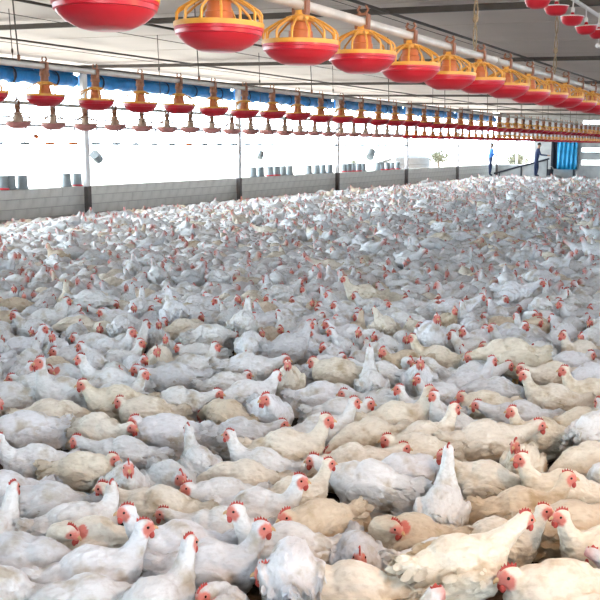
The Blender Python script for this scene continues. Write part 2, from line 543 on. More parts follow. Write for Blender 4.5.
# rolled blue curtains at the eave, one for each bay
bn = 0
for i in range(len(POSTS) - 1):
    xa, xb = POSTS[i] + 0.12, POSTS[i + 1] - 0.12
    px = project(xb, 14.9, 3.2)[0]
    t = obj('rolled_curtain', None, loc=((xa + xb) / 2, 15.02, 3.29))
    if px > 0:
        bn += 1
    tag(t, 'rolled blue side curtain tied under the eave, %s bay from the left' % nth(max(bn, 1)) if px > 0 else
        'rolled blue side curtain of the %s bay behind the viewer' % nth(i + 1), 'curtain', 'rolled side curtains')
    L = (xb - xa) / 2
    pts, rr = [], []
    n = 40
    for q in range(n + 1):
        s_ = -L + 2 * L * q / n
        pts.append((s_, 0.02 * math.sin(q * 0.9 + i), 0.015 * math.sin(q * 1.7)))
        rr.append(0.142 + 0.012 * math.sin(q * 2.1 + i * 2) + 0.008 * random.random())
    obj('roll', MB().tube(pts, rr, 14).mesh('roll', M_BLUE, True), t)
    obj('hem_strip', MB().box((0, 0.0, 0.16), (2 * L, 0.04, 0.16)).mesh('hem_strip', M_BLUE), t)
    for q in range(5):
        s_ = -L + 2 * L * (q + 0.5) / 5
        pr = [(0.170, -0.03), (0.176, -0.01), (0.176, 0.01), (0.170, 0.03)]
        obj('strap', MB().lathe(pr, 14, (s_, 0, 0), rot=Matrix.Rotation(PI / 2, 3, 'Y')).mesh('strap', M_DARK, True), t)

# ------------------------------------------------------------------ feeder lines
RIM_R = 0.165


def feeder_meshes(seg, pm_=M_PANRED, gm=M_GRILL, tm=M_TUBE, up=0.0):
    D = {}
    pan = [(0.0, -0.078), (0.070, -0.078), (0.085, -0.074), (0.125, -0.054), (0.148, -0.034), (0.154, -0.024), (0.161, -0.022), (0.163, -0.008),
           (0.167, -0.006), (0.167, 0.004), (0.160, 0.004), (0.150, -0.024), (0.120, -0.048), (0.08, -0.066), (0.0, -0.062)]
    D['pan'] = MB().lathe(pan, seg).mesh('feeder_pan', pm_, True)
    ring = [(0.155, 0.004), (0.170, 0.004), (0.170, 0.022), (0.155, 0.022), (0.155, 0.004)]
    D['grill_ring'] = MB().lathe(ring, seg).mesh('grill_ring', gm, True)
    rib = MB().tube([(0.161, 0, 0.015), (0.161, 0, 0.052), (0.152, 0, 0.066), (0.105, 0, 0.096), (0.060, 0, 0.116)], 0.0055, 5)
    D['rib'] = rib.mesh('grill_rib', gm)
    D['collar'] = MB().lathe([(0.046, 0.100), (0.064, 0.103), (0.064, 0.122), (0.048, 0.127), (0.030, 0.132), (0.026, 0.15), (0.0, 0.15)], seg).mesh('grill_collar', gm, True)
    D['feed_tube'] = MB().lathe([(0.0, -0.045), (0.060, -0.045), (0.054, 0.02), (0.052, 0.062), (0.047, 0.066), (0.043, 0.115), (0.0, 0.115)], seg).mesh('feed_tube', tm, True)
    cl = MB()
    cl.box((0, 0, 0.136), (0.045, 0.062, 0.030), bev=0.005)
    cl.box((0, -0.030, 0.170), (0.036, 0.010, 0.066)); cl.box((0, 0.030, 0.170), (0.036, 0.010, 0.066))
    cl.box((0, 0, 0.203), (0.030, 0.050, 0.012))
    for s in (-1, 1):
        cl.tube([(0, 0.012 * s, 0.206), (0.004, 0.028 * s, 0.225), (0, 0.016 * s, 0.245)], 0.007, 5)
    if up:
        cl.v = [(p[0], p[1], p[2] + up) for p in cl.v]
        cl.lathe([(0.030, 0.12), (0.036, 0.125), (0.034, 0.17), (0.044, 0.175), (0.042, 0.20), (0.026, 0.14 + up), (0.0, 0.14 + up)], 10)
    D['clamp'] = cl.mesh('pipe_clamp', M_CLAMP)
    return D


FM_NEAR = feeder_meshes(40)
FM_FAR = feeder_meshes(16, up=0.085)
FM_GLARE = feeder_meshes(14, M_GLAREPAN, M_GLARETUBE, M_GLARETUBE, up=0.085)


def far_grill(mt):
    m = MB()
    m.lathe([(0.155, 0.004), (0.170, 0.004), (0.170, 0.022), (0.155, 0.022)], 12)
    for k in range(8):
        a = 2 * PI * k / 8
        R = Matrix.Rotation(a, 3, 'Z')
        m.tube([R @ Vector(p) for p in ((0.160, 0, 0.015), (0.158, 0, 0.060), (0.105, 0, 0.098), (0.05, 0, 0.118))], 0.007, 4)
    m.lathe([(0.050, 0.100), (0.064, 0.115), (0.034, 0.132), (0.0, 0.15)], 10)
    return m.mesh('far_grill', mt)


FAR_GRILL = far_grill(M_GRILL)
GLARE_GRILL = far_grill(M_GLARETUBE)


def feeder(x, y, rim_z, label, group, level, tilt):
    t = obj('pan_feeder', None, loc=(x, y, rim_z), rot=(tilt[0], tilt[1], random.random() * 6))
    tag(t, label, 'feeder', group)
    D = FM_NEAR if level == 0 else (FM_GLARE if level == 3 else FM_FAR)
    if level < 2:
        for nm in ('pan', 'grill_ring', 'collar', 'feed_tube', 'clamp'):
            o = obj(nm, D[nm], t)
            if nm == 'clamp':
                o.rotation_euler = (0, 0, -t.rotation_euler.z)
        n = 14 if level == 0 else 8
        for k in range(n):
            obj('rib', D['rib'], t, rot=(0, 0, 2 * PI * k / n))
    else:
        obj('pan', D['pan'], t); obj('grill', GLARE_GRILL if level == 3 else FAR_GRILL, t); obj('feed_tube', D['feed_tube'], t)
        obj('clamp', D['clamp'], t, rot=(0, 0, -t.rotation_euler.z))
    return t


def feeder_line(xs, y, rim_z, where, group, lvl, pipe_end):
    vis = 0
    for i, x in enumerate(xs):
        px = project(x, y, rim_z)[0]
        if -15 < px:
            vis += 1
            lab = '%s, %s from left in the %s' % ('red pan feeder paled by painted glare' if lvl(i) == 3 else 'red pan feeder with orange tube' if where.startswith('third') else 'red pan feeder with yellow grill', nth(vis), where)
        else:
            lab = 'red pan feeder just left of the picture in the %s, place %s' % (where, nth(i + 1))
        feeder(x, y, rim_z + 0.006 * math.sin(i * 1.9), lab, group, lvl(i), (random.uniform(-.02, .02), random.uniform(-.02, .02)))
    pz = rim_z + 0.172 + (0.085 if lvl(0) else 0)
    t = obj('feed_pipe', None, loc=(0, y, 0))
    tag(t, 'long galvanised feed pipe carrying the feeders of the %s' % where, 'pipe')
    obj('tube', MB().tube([(X0 + 0.5, 0, pz), (pipe_end, 0, pz)], 0.0235, 14).mesh('tube', M_PIPE, True), t)
    x = xs[0] - 1.0
    while x < pipe_end:
        obj('coupling', MB().tube([(x - 0.03, 0, pz), (x + 0.03, 0, pz)], 0.029, 14).mesh('coupling', M_PIPE, True), t)
        x += 3.0
    return pz, t


row1 = [1.79 + 0.662 * k for k in range(24)]
row2 = [5.63 + 0.660 * k for k in range(44)]
row3 = [8.85 + 0.667 * k for k in range(64)]
PZ1, FP1 = feeder_line(row1, 1.96, 2.190, 'nearest hanging feeder line', 'feeders of the nearest line', lambda i: 0, 52.5)
PZ2, FP2 = feeder_line(row2, 5.7, 2.170, 'second hanging feeder line', 'feeders of the second line', lambda i: 1 if i < 22 else 2, 52.5)
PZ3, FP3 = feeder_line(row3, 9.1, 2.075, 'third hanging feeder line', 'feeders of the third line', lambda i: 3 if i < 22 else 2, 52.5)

# hanging cords of the feeder pipes and the winch cables under the ceiling


def hanger(x, y, z0, pipe, thick=0.006, twist=False, dx=0.0):
    z1 = zc(y) + 0.13
    t = obj('hanging_cord', None, pipe, loc=(x, 0, z0))
    if twist:
        for s in (0, PI):
            pts = []
            for q in range(22):
                u = q / 21
                pts.append((dx * u + 0.012 * math.cos(u * 18 + s), 0.012 * math.sin(u * 18 + s), u * (z1 - z0)))
            obj('strand', MB().tube(pts, thick * 0.8, 5).mesh('strand', M_ROPE), t)
        for u in (0.22, 0.62):
            obj('knot', MB().ell((dx * u, 0, u * (z1 - z0)), (0.02, 0.02, 0.03), u=8, v=6).mesh('knot', M_ROPE, True), t)
    else:
        obj('cable', MB().tube([(0, 0, 0), (dx * 0.5, 0, (z1 - z0) / 2), (dx, 0, z1 - z0)], thick, 5).mesh('cable', M_CABLE), t)
        obj('hook', MB().lathe([(0.0, 0.0), (0.014, 0.01), (0.014, 0.05), (0.0, 0.06)], 8, (0, 0, 0)).mesh('hook', M_CLAMP), t)
        obj('clip', MB().ell((dx * 0.55, 0, 0.55 * (z1 - z0)), (0.016, 0.016, 0.035), u=6, v=5).mesh('clip', M_CABLE), t)
    return t


for i, x in enumerate((6.28, 8.62, 11.0, 13.4)):
    hanger(x, 1.96, PZ1 + 0.02, FP1, 0.007, True, 0.02)
for i, x in enumerate([6.0 + 2.65 * k for k in range(14)]):
    hanger(x, 5.7, PZ2 + 0.02, FP2, 0.006, False, -0.08)
for i, x in enumerate([9.5 + 3.2 * k for k in range(13)]):
    hanger(x, 9.1, PZ3 + 0.02, FP3, 0.006, False, -0.06)
for i, (y, dz) in enumerate(((6.6, -0.10), (7.6, -0.16), (10.2, -0.14), (12.2, -0.12), (4.2, -0.05))):
    o = obj('winch_cable', MB().tube([(X0 + 0.3, y, zc(y) + dz), (22, y, zc(y) + dz - 0.03), (X1 - 0.3, y, zc(y) + dz)], 0.0042, 5).mesh('winch_cable', M_CABLE))
    tag(o, 'thin dark winch cable stretched under the ceiling, %s from the camera side' % nth([2, 3, 4, 5, 1][i]), 'cable', 'winch cables')

# one warm fill bulb added out of view over the near aisle
M_FILLBULB, t_, b_ = nt('fill_bulb_glow')
b_.inputs['Emission Color'].default_value = (1.0, 0.62, 0.30, 1)
b_.inputs['Emission Strength'].default_value = 30.0
for i in range(1):
    x, y = 3.0, -0.6
    t = obj('fill_bulb', None, loc=(x, y, 2.35))
    tag(t, 'added warm fill bulb out of view over the near aisle', 'lamp')
    obj('cord', MB().tube([(0, 0, 0.07), (0, 0, zc(y) + 0.12 - 2.35)], 0.005, 6).mesh('cord', M_CABLE), t)
    obj('socket', MB().lathe([(0, 0.09), (0.016, 0.085), (0.019, 0.03), (0.0, 0.03)], 12).mesh('socket', M_DARK, True), t)
    obj('bulb', MB().lathe([(0.014, 0.03), (0.018, 0.01), (0.032, -0.03), (0.030, -0.05), (0.016, -0.068), (0.0, -0.072)], 16).mesh('bulb', M_FILLBULB, True), t)
    ld = bpy.data.lights.new('fill_bulb_light', 'POINT'); ld.energy = 95.0; ld.color = (1.0, 0.58, 0.27); ld.shadow_soft_size = 0.04
    lo = bpy.data.objects.new('fill_bulb_light', ld); col.objects.link(lo); lo.parent = t; lo.location = (0, 0, -0.12)

# ------------------------------------------------------------------ drinkers
bd = MB().lathe([(0, -0.075), (0.045, -0.073), (0.080, -0.055), (0.098, -0.022), (0.103, 0.0), (0.108, 0.002), (0.108, 0.010), (0.098, 0.012), (0.090, -0.01),
                 (0.06, -0.035), (0.0, -0.04)], 28).mesh('drinker_bowl', M_PANRED, True)
bcone = MB().lathe([(0.0, 0.05), (0.012, 0.05), (0.03, 0.0), (0.05, -0.035), (0.0, -0.038)], 16).mesh('drinker_cone', M_PANRED, True)
bval = MB().lathe([(0, 0.045), (0.017, 0.047), (0.017, 0.085), (0.009, 0.09), (0.0, 0.09)], 12).mesh('drinker_valve', M_WHITEPVC, True)
brim = MB().lathe([(0.104, 0.003), (0.1095, 0.003), (0.1095, 0.011), (0.104, 0.012)], 28).mesh('drinker_rim', M_WHITEPVC, True)  # white ring stands in for the highlight on the bowl edge
vis = 0
for k in range(13):
    x = 6.60 + 0.66 * k
    t = obj('bell_drinker', None, loc=(x, 1.96, 2.955 - 0.012 * (k % 3)), rot=(random.uniform(-.06, .06), random.uniform(-.06, .06), 0))
    px = project(x, 1.96, 2.95)
    inside = px[0] < 610 and px[1] > -12
    vis += inside
    tag(t, ('red bell drinker bowl hung on white tube near the ceiling, %s from left' % nth(vis)) if inside else
        'red bell drinker bowl outside the picture, place %s of its line' % nth(k + 1), 'drinker', 'bell drinkers raised to the ceiling')
    obj('bowl', bd, t); obj('cone', bcone, t); obj('valve', bval, t)
    r_ = obj('rim', brim, t); r_['label'] = 'pale rim painted as the bowl highlight'
    obj('drop_tube', MB().tube([(0, 0, 0.08), (0.004, 0.0, 0.19)], 0.006, 6).mesh('drop_tube', M_WHITEPVC), t)
    if k == 6:
        bl = obj('ballast_ball', MB().ell((0, 0, -0.145), (0.03, 0.03, 0.03)).mesh('ballast_ball', M_WHITEPVC, True), t)
        obj('ballast_cord', MB().tube([(0, 0, -0.07), (0, 0, -0.12)], 0.003, 5).mesh('ballast_cord', M_WHITEPVC), t)
t = tag(obj('water_pipe', MB().tube([(X0 + 1, 2.02, 3.15), (30, 2.02, 3.15)], 0.02, 10).mesh('water_pipe', M_WHITEPVC, True)),
        'white plastic water pipe running above the raised bell drinkers', 'pipe')

# nipple line with drip cups in front of the open side
NL = 12.5
np_ = obj('nipple_pipe', None, loc=(0, NL, 0))
tag(np_, 'pale drinker pipe with drop tubes in front of the open side', 'pipe')
obj('tube', MB().tube([(8, 0, 2.16), (52, 0, 2.16)], 0.025, 8).mesh('tube', M_POST, True), np_)
obj('stabiliser', MB().tube([(8, 0, 2.30), (52, 0, 2.30)], 0.016, 6).mesh('stabiliser', M_POST), np_)
cup = MB().lathe([(0, -0.04), (0.07, -0.036), (0.10, -0.005), (0.11, 0.012), (0.10, 0.012), (0.07, -0.016), (0, -0.022)], 12).mesh('drip_cup', M_JAR, True)
cupr = MB().lathe([(0, -0.04), (0.07, -0.036), (0.10, -0.005), (0.11, 0.012), (0.10, 0.012), (0.07, -0.016), (0, -0.022)], 12).mesh('drip_cup_red', M_TUBE, True)
stem = MB().tube([(0, 0, 0.0), (0.05, 0, 0.31)], 0.011, 5).mesh('cup_stem', M_POST)
nip = MB().lathe([(0.0, 0.0), (0.02, 0.0), (0.028, 0.05), (0.028, 0.08), (0, 0.08)], 8).mesh('nipple', M_POST)
vis = 0
for k in range(52):
    x = 12.55 + 0.66 * k
    px = project(x, NL, 1.85)
    if px[0] > -8:
        vis += 1
    t = obj('drip_cup', None, loc=(x, NL, 1.845))
    red = k in (2, 3, 9, 20)
    tag(t, 'small %s drip cup under the pale drinker pipe, %s cup from left' % ('red' if red else 'grey', nth(max(1, vis))), 'drip cup', 'drip cups of the drinker pipe')
    obj('cup', cupr if red else cup, t); obj('stem', stem, t); obj('nipple', nip, t, loc=(0.05, 0, 0.235))

# jar drinkers on the wall and hung askew
jar = MB().lathe([(0.0, 0.31), (0.100, 0.308), (0.112, 0.295), (0.118, 0.12), (0.122, 0.035), (0.0, 0.03)], 16).mesh('jar', M_JAR, True)
ribm = MB().lathe([(0.112, 0.21), (0.119, 0.21), (0.120, 0.19), (0.113, 0.19)], 16).mesh('jar_rib', M_JAR, True)
tray = MB().lathe([(0, 0.0), (0.13, 0.0), (0.142, 0.012), (0.142, 0.042), (0.134, 0.042), (0.125, 0.015), (0, 0.015)], 18).mesh('tray', M_PANRED, True)
trayg = MB().lathe([(0, 0.0), (0.13, 0.0), (0.142, 0.012), (0.142, 0.042), (0.134, 0.042), (0.125, 0.015), (0, 0.015)], 18).mesh('tray_grey', M_JAR, True)


def wall_x(px, y=15.08, z=WALL_TOP):
    r, u = (px - 300) / FPX, (150 - 20) / FPX
    fw = cP + u * sP
    dx, dy = fw * cY + r * sY, fw * sY - r * cY
    return dx / dy * y


jars = [(1, 1), (10, 0), (21, 0), (66, 0), (76, 1), (253, 0), (260, 0), (270, 1), (276, 1), (283, 0), (289, 0), (309, 0), (316, 0), (323, 0), (329, 0),
        (344, 1), (348, 1), (353, 1), (358, 1), (363, 0), (377, 0), (382, 1), (387, 1), (392, 1), (397, 1)]
for i, (px, red) in enumerate(jars):
    t = obj('jar_drinker', None, loc=(wall_x(px), 15.06 + 0.03 * (i % 2), WALL_TOP), rot=(0, random.uniform(-.05, .05), random.random()))
    tag(t, 'grey jar drinker with %s tray standing on the block wall, %s from left' % ('red' if red else 'grey', nth(i + 1)), 'drinker', 'jar drinkers on the wall')
    obj('jar', jar, t); obj('jar_rib', ribm, t); obj('tray', tray if red else trayg, t)
for (px, z, rx, ry, sc, lab) in ((90, 1.62, 0.1, 2.1, 1.0, 'grey jar hung askew on a wire beside the leftmost post'),
                                 (256, 1.42, 0.1, 0.65, 0.85, 'pale jar hung tilted on a wire above the wall jars'),
                                 (366, 1.35, 0.2, 0.75, 1.35, 'larger grey jar hung tilted above the crowded wall jars'),
                                 (33, 2.0, 0.5, -0.6, 0.6, 'small reddish cup hung askew on a wire at far left')):
    x = wall_x(px)
    t = obj('hanging_jar', None, loc=(x, 14.95, z))
    tag(t, lab, 'jar')
    j = obj('jar', jar if sc != 0.6 else cupr, t, rot=(rx, ry, 0.3), scale=(sc, sc, sc))
    if sc != 0.6:
        j2 = obj('jar_rib', ribm, t, rot=(rx, ry, 0.3), scale=(sc, sc, sc))
    obj('wire', MB().tube([(0, 0, 0.0), (0.05, 0.03, zc(15) - z - 0.06)], 0.003, 4).mesh('wire', M_POST), t)
lean = obj('leaning_board', MB().box((0, 0, 0), (1.5, 0.03, 0.12), bev=0.004).mesh('leaning_board', M_WHITEPVC), loc=(wall_x(386), 15.13, 1.21), rot=(0, -0.10, 0))
tag(lean, 'pale narrow board propped across the tops of the wall jars', 'board')

# ------------------------------------------------------------------ outside: sheds and shrubs beyond the open side


def shrub(x, y, r, h, label):
    t = obj('shrub', None, loc=(x, y, -0.11))
    tag(t, label, 'shrub', 'shrubs outside the barn')
    obj('trunk', MB().tube([(0, 0, 0), (0.1 * r, 0, h * 0.4), (0, 0.1 * r, h * 0.75)], [0.10, 0.08, 0.03], 7).mesh('trunk', M_BARK), t)
    m = MB()
    for _ in range(700):
        a, b_ = random.random() * 2 * PI, math.acos(random.uniform(-0.9, 1))
        rr = r * random.uniform(0.55, 1.0) * (0.8 + 0.3 * math.sin(3 * a))
        c = Vector((rr * math.sin(b_) * math.cos(a), rr * math.sin(b_) * math.sin(a), h * 0.65 + rr * 0.7 * math.cos(b_)))
        R = Euler((random.random() * 6, random.random() * 6, random.random() * 6)).to_matrix()
        s = r * 0.14
        m.add([R @ Vector(p) + c for p in ((-s, 0, 0), (0, -s * .4, s * .1), (s, 0, 0), (0, s * .4, s * .1))], [(0, 1, 2), (0, 2, 3)])
    f_ = obj('foliage', m.mesh('foliage', M_LEAF), t)
    return t


shrub(63, 22.0, 0.75, 1.9, 'leafy shrub outside between the fourth and fifth posts')
shrub(56, 25.2, 0.5, 1.2, 'small leafy shrub outside between the third and fourth posts')
shrub(72, 18.9, 0.9, 1.5, 'leafy shrub outside seen through the far window')
sh = obj('water_tank', None, loc=(60.3, 22.9, -0.11))
tag(sh, 'grey low tank outside between the fourth and fifth posts', 'tank')
obj('drum', MB().lathe([(0, 1.45), (0.5, 1.42), (1.1, 1.25), (1.15, 1.2), (1.15, 0.05), (1.1, 0), (0, 0)], 20).mesh('drum', M_TANK, True), sh)
obj('lid', MB().lathe([(0, 1.55), (0.28, 1.53), (0.3, 1.42), (0, 1.40)], 16).mesh('lid', M_JAR, True), sh)
for z in (0.4, 0.8):
    obj('hoop', MB().lathe([(1.15, z), (1.17, z + 0.02), (1.17, z + 0.06), (1.15, z + 0.08)], 20).mesh('hoop', M_TANK, True), sh)

# ------------------------------------------------------------------ people at the far corner


def person(loc, rz, label, shirt, trousers, lean=0.0, reach=0.5):
    t = obj('person', None, loc=loc, rot=(0, 0, rz))
    tag(t, label, 'person')
    V = [(0, 0, 0.98), (0.02 + lean * .2, 0, 1.2), (0.03 + lean * .4, 0, 1.42), (0.04 + lean * .5, 0, 1.52), (0.06 + lean * .6, 0, 1.60), (0.07 + lean * .65, 0, 1.71)]
    Rr = [0.155, 0.14, 0.155, 0.06, 0.085, 0.075]
    E = [(0, 1), (1, 2), (2, 3), (3, 4), (4, 5)]
    def chain(start, pts, rs):
        p = start
        for q, r in zip(pts, rs):
            V.append(q); Rr.append(r); E.append((p, len(V) - 1)); p = len(V) - 1
        return p
    for s in (-1, 1):
        kx = 0.12 if s > 0 else -0.10
        chain(0, [(0, 0.10 * s, 0.90), (kx * .6, 0.11 * s, 0.50), (kx * .3 - 0.02, 0.12 * s, 0.09), (kx * .3 + 0.13, 0.13 * s, 0.04)], [0.10, 0.068, 0.05, 0.04])
        sh = (0.03 + lean * .4, 0.19 * s, 1.40)
        el = (0.08 + lean * .4 + reach * .1, 0.24 * s, 1.14)
        wr = (0.12 + lean * .4 + reach * .55, 0.20 * s, 1.10)
        w = chain(2, [sh, el, wr], [0.072, 0.048, 0.034])
        pal = (wr[0] + 0.07, wr[1], wr[2])
        pi_ = chain(w, [pal], [0.035])
        for k in range(4):
            y = pal[1] - 0.03 + 0.02 * k
            chain(pi_, [(pal[0] + 0.045, y, pal[2]), (pal[0] + 0.075 + 0.006 * (k in (1, 2)), y, pal[2] - 0.025)], [0.010, 0.008])
        chain(pi_, [(pal[0] + 0.01, pal[1] - 0.05 * s, pal[2] - 0.01), (pal[0] + 0.035, pal[1] - 0.062 * s, pal[2] - 0.02)], [0.011, 0.008])
    me = bpy.data.meshes.new('person_skeleton')
    me.from_pydata(V, E, [])
    o = bpy.data.objects.new('body', me)
    col.objects.link(o)
    o.modifiers.new('skin', 'SKIN')
    for i, r in enumerate(Rr):
        me.skin_vertices[0].data[i].radius = (r, r)
    me.skin_vertices[0].data[0].use_root = True
    sd = o.modifiers.new('sub', 'SUBSURF'); sd.levels = 2
    dg = bpy.context.evaluated_depsgraph_get()
    me2 = bpy.data.meshes.new_from_object(o.evaluated_get(dg))
    o.modifiers.clear()
    o.data = me2
    o.parent = t
    for m in (M_SKIN, shirt, trousers, M_DARK):
        me2.materials.append(m)
    for p in me2.polygons:
        c = p.center
        arm = abs(c.y) > 0.17
        if c.z < 0.08:
            p.material_index = 3
        elif c.z < 0.99 and not (arm and c.x > 0.25):
            p.material_index = 2
        elif c.z < 1.47 and c.x < 0.12 + lean * .4 + reach * .5:
            p.material_index = 1
        p.use_smooth = True
    hx = 0.065 + lean * .62
    h = MB().ell((hx - 0.015, 0, 1.69), (0.098, 0.088, 0.085))
    obj('hair', h.mesh('hair', M_HAIR, True), t)
    fc = MB()
    fc.ell((hx + 0.088, 0, 1.63), (0.018, 0.013, 0.022), u=8, v=6)
    obj('nose', fc.mesh('nose', M_SKIN, True), t)
    for s in (-1, 1):
        obj('eye', MB().ell((hx + 0.078, 0.032 * s, 1.655), (0.012, 0.014, 0.009), u=8, v=6).mesh('eye', M_EYE, True), t)
        obj('ear', MB().ell((hx - 0.005, 0.088 * s, 1.635), (0.022, 0.012, 0.032), u=8, v=6).mesh('ear', M_SKIN, True), t)
    obj('mouth', MB().ell((hx + 0.078, 0, 1.59), (0.010, 0.024, 0.007), u=8, v=6).mesh('mouth', M_COMB, True), t)
    return t


person((50.55, 12.25, 0.26), math.radians(-75), 'person in dark navy work clothes reaching forward beside the doorway', M_NAVY, M_NAVY, 0.1, 0.75)
person((50.2, 14.62, 0.26), math.radians(-60), 'person in blue shirt and dark trousers standing at the wall corner', M_SHIRT, M_NAVY, 0.0, 0.15)
tag(obj('black_bucket', None, loc=(52.5, 11.95, 0.26)), 'dark bucket standing by the blue tarp at the doorway', 'bucket')
bk = bpy.data.objects['black_bucket']
obj('pail', MB().lathe([(0, 0), (0.13, 0.0), (0.17, 0.34), (0.18, 0.35), (0.16, 0.34), (0.12, 0.02), (0, 0.02)], 16).mesh('pail', M_DARK, True), bk)
obj('handle', MB().tube([(0, -0.17, 0.33), (0.05, -0.1, 0.47), (0.06, 0, 0.5), (0.05, 0.1, 0.47), (0, 0.17, 0.33)], 0.008, 5).mesh('handle', M_PIPE), bk)

# ------------------------------------------------------------------ hens


def rot_of(yaw=0, pitch=0, roll=0):
    return (Matrix.Rotation(yaw, 3, 'Z') @ Matrix.Rotation(-pitch, 3, 'Y') @ Matrix.Rotation(roll, 3, 'X'))


# name: (shoulder bend point, head point, head yaw, head pitch, standing, wing drop, phrase)
POSES = {
    'up':     ((0.190, 0.00, 0.245), (0.205, 0.00, 0.335), 0, 0.0, 0, 0.0, 'head raised'),
    'tall':   ((0.165, 0.00, 0.270), (0.160, 0.00, 0.395), 0, 0.0, 0, 0.0, 'neck stretched up'),
    'low':    ((0.210, 0.00, 0.200), (0.285, 0.00, 0.245), 0, -0.1, 0, 0.0, 'head held forward'),
    'tuck':   ((0.170, 0.00, 0.205), (0.182, 0.00, 0.246), 0, -0.15, 0, 0.0, 'neck drawn in'),
    'left':   ((0.185, 0.03, 0.230), (0.180, 0.075, 0.300), 1.2, 0.0, 0, 0.0, 'head turned aside'),
    'right':  ((0.185, -0.03, 0.230), (0.180, -0.075, 0.300), -1.2, 0.0, 0, 0.0, 'head turned aside'),
    'preen':  ((0.190, 0.05, 0.240), (0.085, 0.095, 0.255), 2.6, -0.3, 0, 0.0, 'head bent back preening'),
    'peck':   ((0.235, 0.00, 0.190), (0.285, 0.01, 0.115), 0.1, -0.7, 0, 0.0, 'head bent down'),
    'ruffled': ((0.185, 0.01, 0.225), (0.215, 0.02, 0.290), 0.35, -0.1, 0, 0.03, 'wings loosely held'),
    'stand':  ((0.195, 0.00, 0.245), (0.215, 0.00, 0.340), 0, 0.0, 1, 0.0, 'standing tall'),
    'stoop':  ((0.225, 0.00, 0.170), (0.300, 0.00, 0.140), 0, -0.4, 1, 0.0, 'standing with lowered head'),
    'stretch': ((0.205, 0.01, 0.230), (0.290, 0.02, 0.285), 0.1, -0.1, 1, 0.045, 'standing with lifted wing'),
}
LIFT = 0.105


def remesh(mb, voxel, smooth, iters):
    me = mb.mesh('tmp', M_FEATHER)
    o = bpy.data.objects.new('tmp', me)
    col.objects.link(o)
    r = o.modifiers.new('r', 'REMESH'); r.mode = 'VOXEL'; r.voxel_size = voxel
    s = o.modifiers.new('s', 'SMOOTH'); s.factor = smooth; s.iterations = iters
    dg = bpy.context.evaluated_depsgraph_get()
    me2 = bpy.data.meshes.new_from_object(o.evaluated_get(dg))
    bpy.data.objects.remove(o)
    bpy.data.meshes.remove(me)
    return me2


def comb_mesh(H, hp):
    pts = [(0.040, 0.012), (0.043, 0.024), (0.034, 0.030), (0.031, 0.043), (0.024, 0.034), (0.017, 0.052), (0.009, 0.036), (0.0, 0.056), (-0.008, 0.038),
           (-0.017, 0.053), (-0.022, 0.034), (-0.034, 0.044), (-0.036, 0.026), (-0.030, 0.016), (0.0, 0.018)]
    n = len(pts)
    P = []
    for s in (-1, 1):
        for (x, z) in pts:
            w = 0.0065 * (1 - max(0, z - 0.02) / 0.055)
            P.append((x, s * w + 0.004 * math.sin(z * 60 + x * 40), z))
    F = [tuple(range(n)), tuple(reversed(range(n, 2 * n)))]
    for i in range(n):
        j = (i + 1) % n
        F.append((i, n + i, n + j, j))
    m = MB()
    m.add([H @ (Vector(p) * 0.70) + hp for p in P], F)
    return m


def plumage(me, p0, p2, H, dz):
    """overlapping contour feathers lying back over the body, larger ones along the wings"""
    rnd = random.Random(len(me.vertices))
    m = MB()
    nrm = []
    pol = me.polygons
    ax = (p0 - p2).normalized()
    n_ = len(pol)
    for i in rnd.sample(range(n_), min(n_, 2000)):
        p = pol[i]
        c, nm = p.center.copy(), p.normal.copy()
        dh = (c - p2).length
        if dh < 0.055 or c.z < 0.03 or (dz and c.z < 0.12):
            continue
        nk = max(0.0, min(1.0, (0.17 - dh) / 0.06))
        flow = Vector((-1.0, 0, -0.28)) * (1 - nk) + ax * nk
        flow += Vector((rnd.uniform(-.1, .1), rnd.uniform(-.14, .14), rnd.uniform(-.14, .14)))
        t = flow - nm * flow.dot(nm)
        if t.length < 0.25:
            continue
        t.normalize()
        sd = nm.cross(t)
        wing = abs(nm.y) > 0.55 and 0.07 < c.z - dz < 0.20 and c.x < 0.06
        rump = c.x < -0.13
        if not (wing or rump) or rnd.random() > (0.45 if wing else 0.6):
            continue
        ln = rnd.uniform(0.030, 0.045) * (1.5 if wing and c.x < -0.03 else 1.0)
        wd = ln * (0.34 if not wing else 0.26)
        lift = rnd.uniform(0.02, 0.06)
        a = c - nm * 0.0015
        P = [a, a + t * ln * .45 + sd * wd + nm * ln * lift * .45, a + t * ln * .5 + nm * (ln * lift * .5 + 0.0012), a + t * ln * .45 - sd * wd + nm * ln * lift * .45,
             a + t * ln * .82 + sd * wd * .75 + nm * ln * lift * .72, a + t * ln + nm * ln * lift * .8, a + t * ln * .82 - sd * wd * .75 + nm * ln * lift * .72]
        nrm += [nm] * 7
        m.add(P, [(0, 2, 1), (0, 3, 2), (1, 2, 4), (2, 5, 4), (2, 6, 5), (3, 6, 2)])
    me_ = m.mesh('plumage', M_PLUME, False)
    me_.polygons.foreach_set('use_smooth', [True] * len(me_.polygons))
    me_.normals_split_custom_set_from_vertices([(q + Vector((rnd.uniform(-.12, .12), rnd.uniform(-.12, .12), rnd.uniform(-.12, .12)))).normalized() for q in nrm])
    return me_


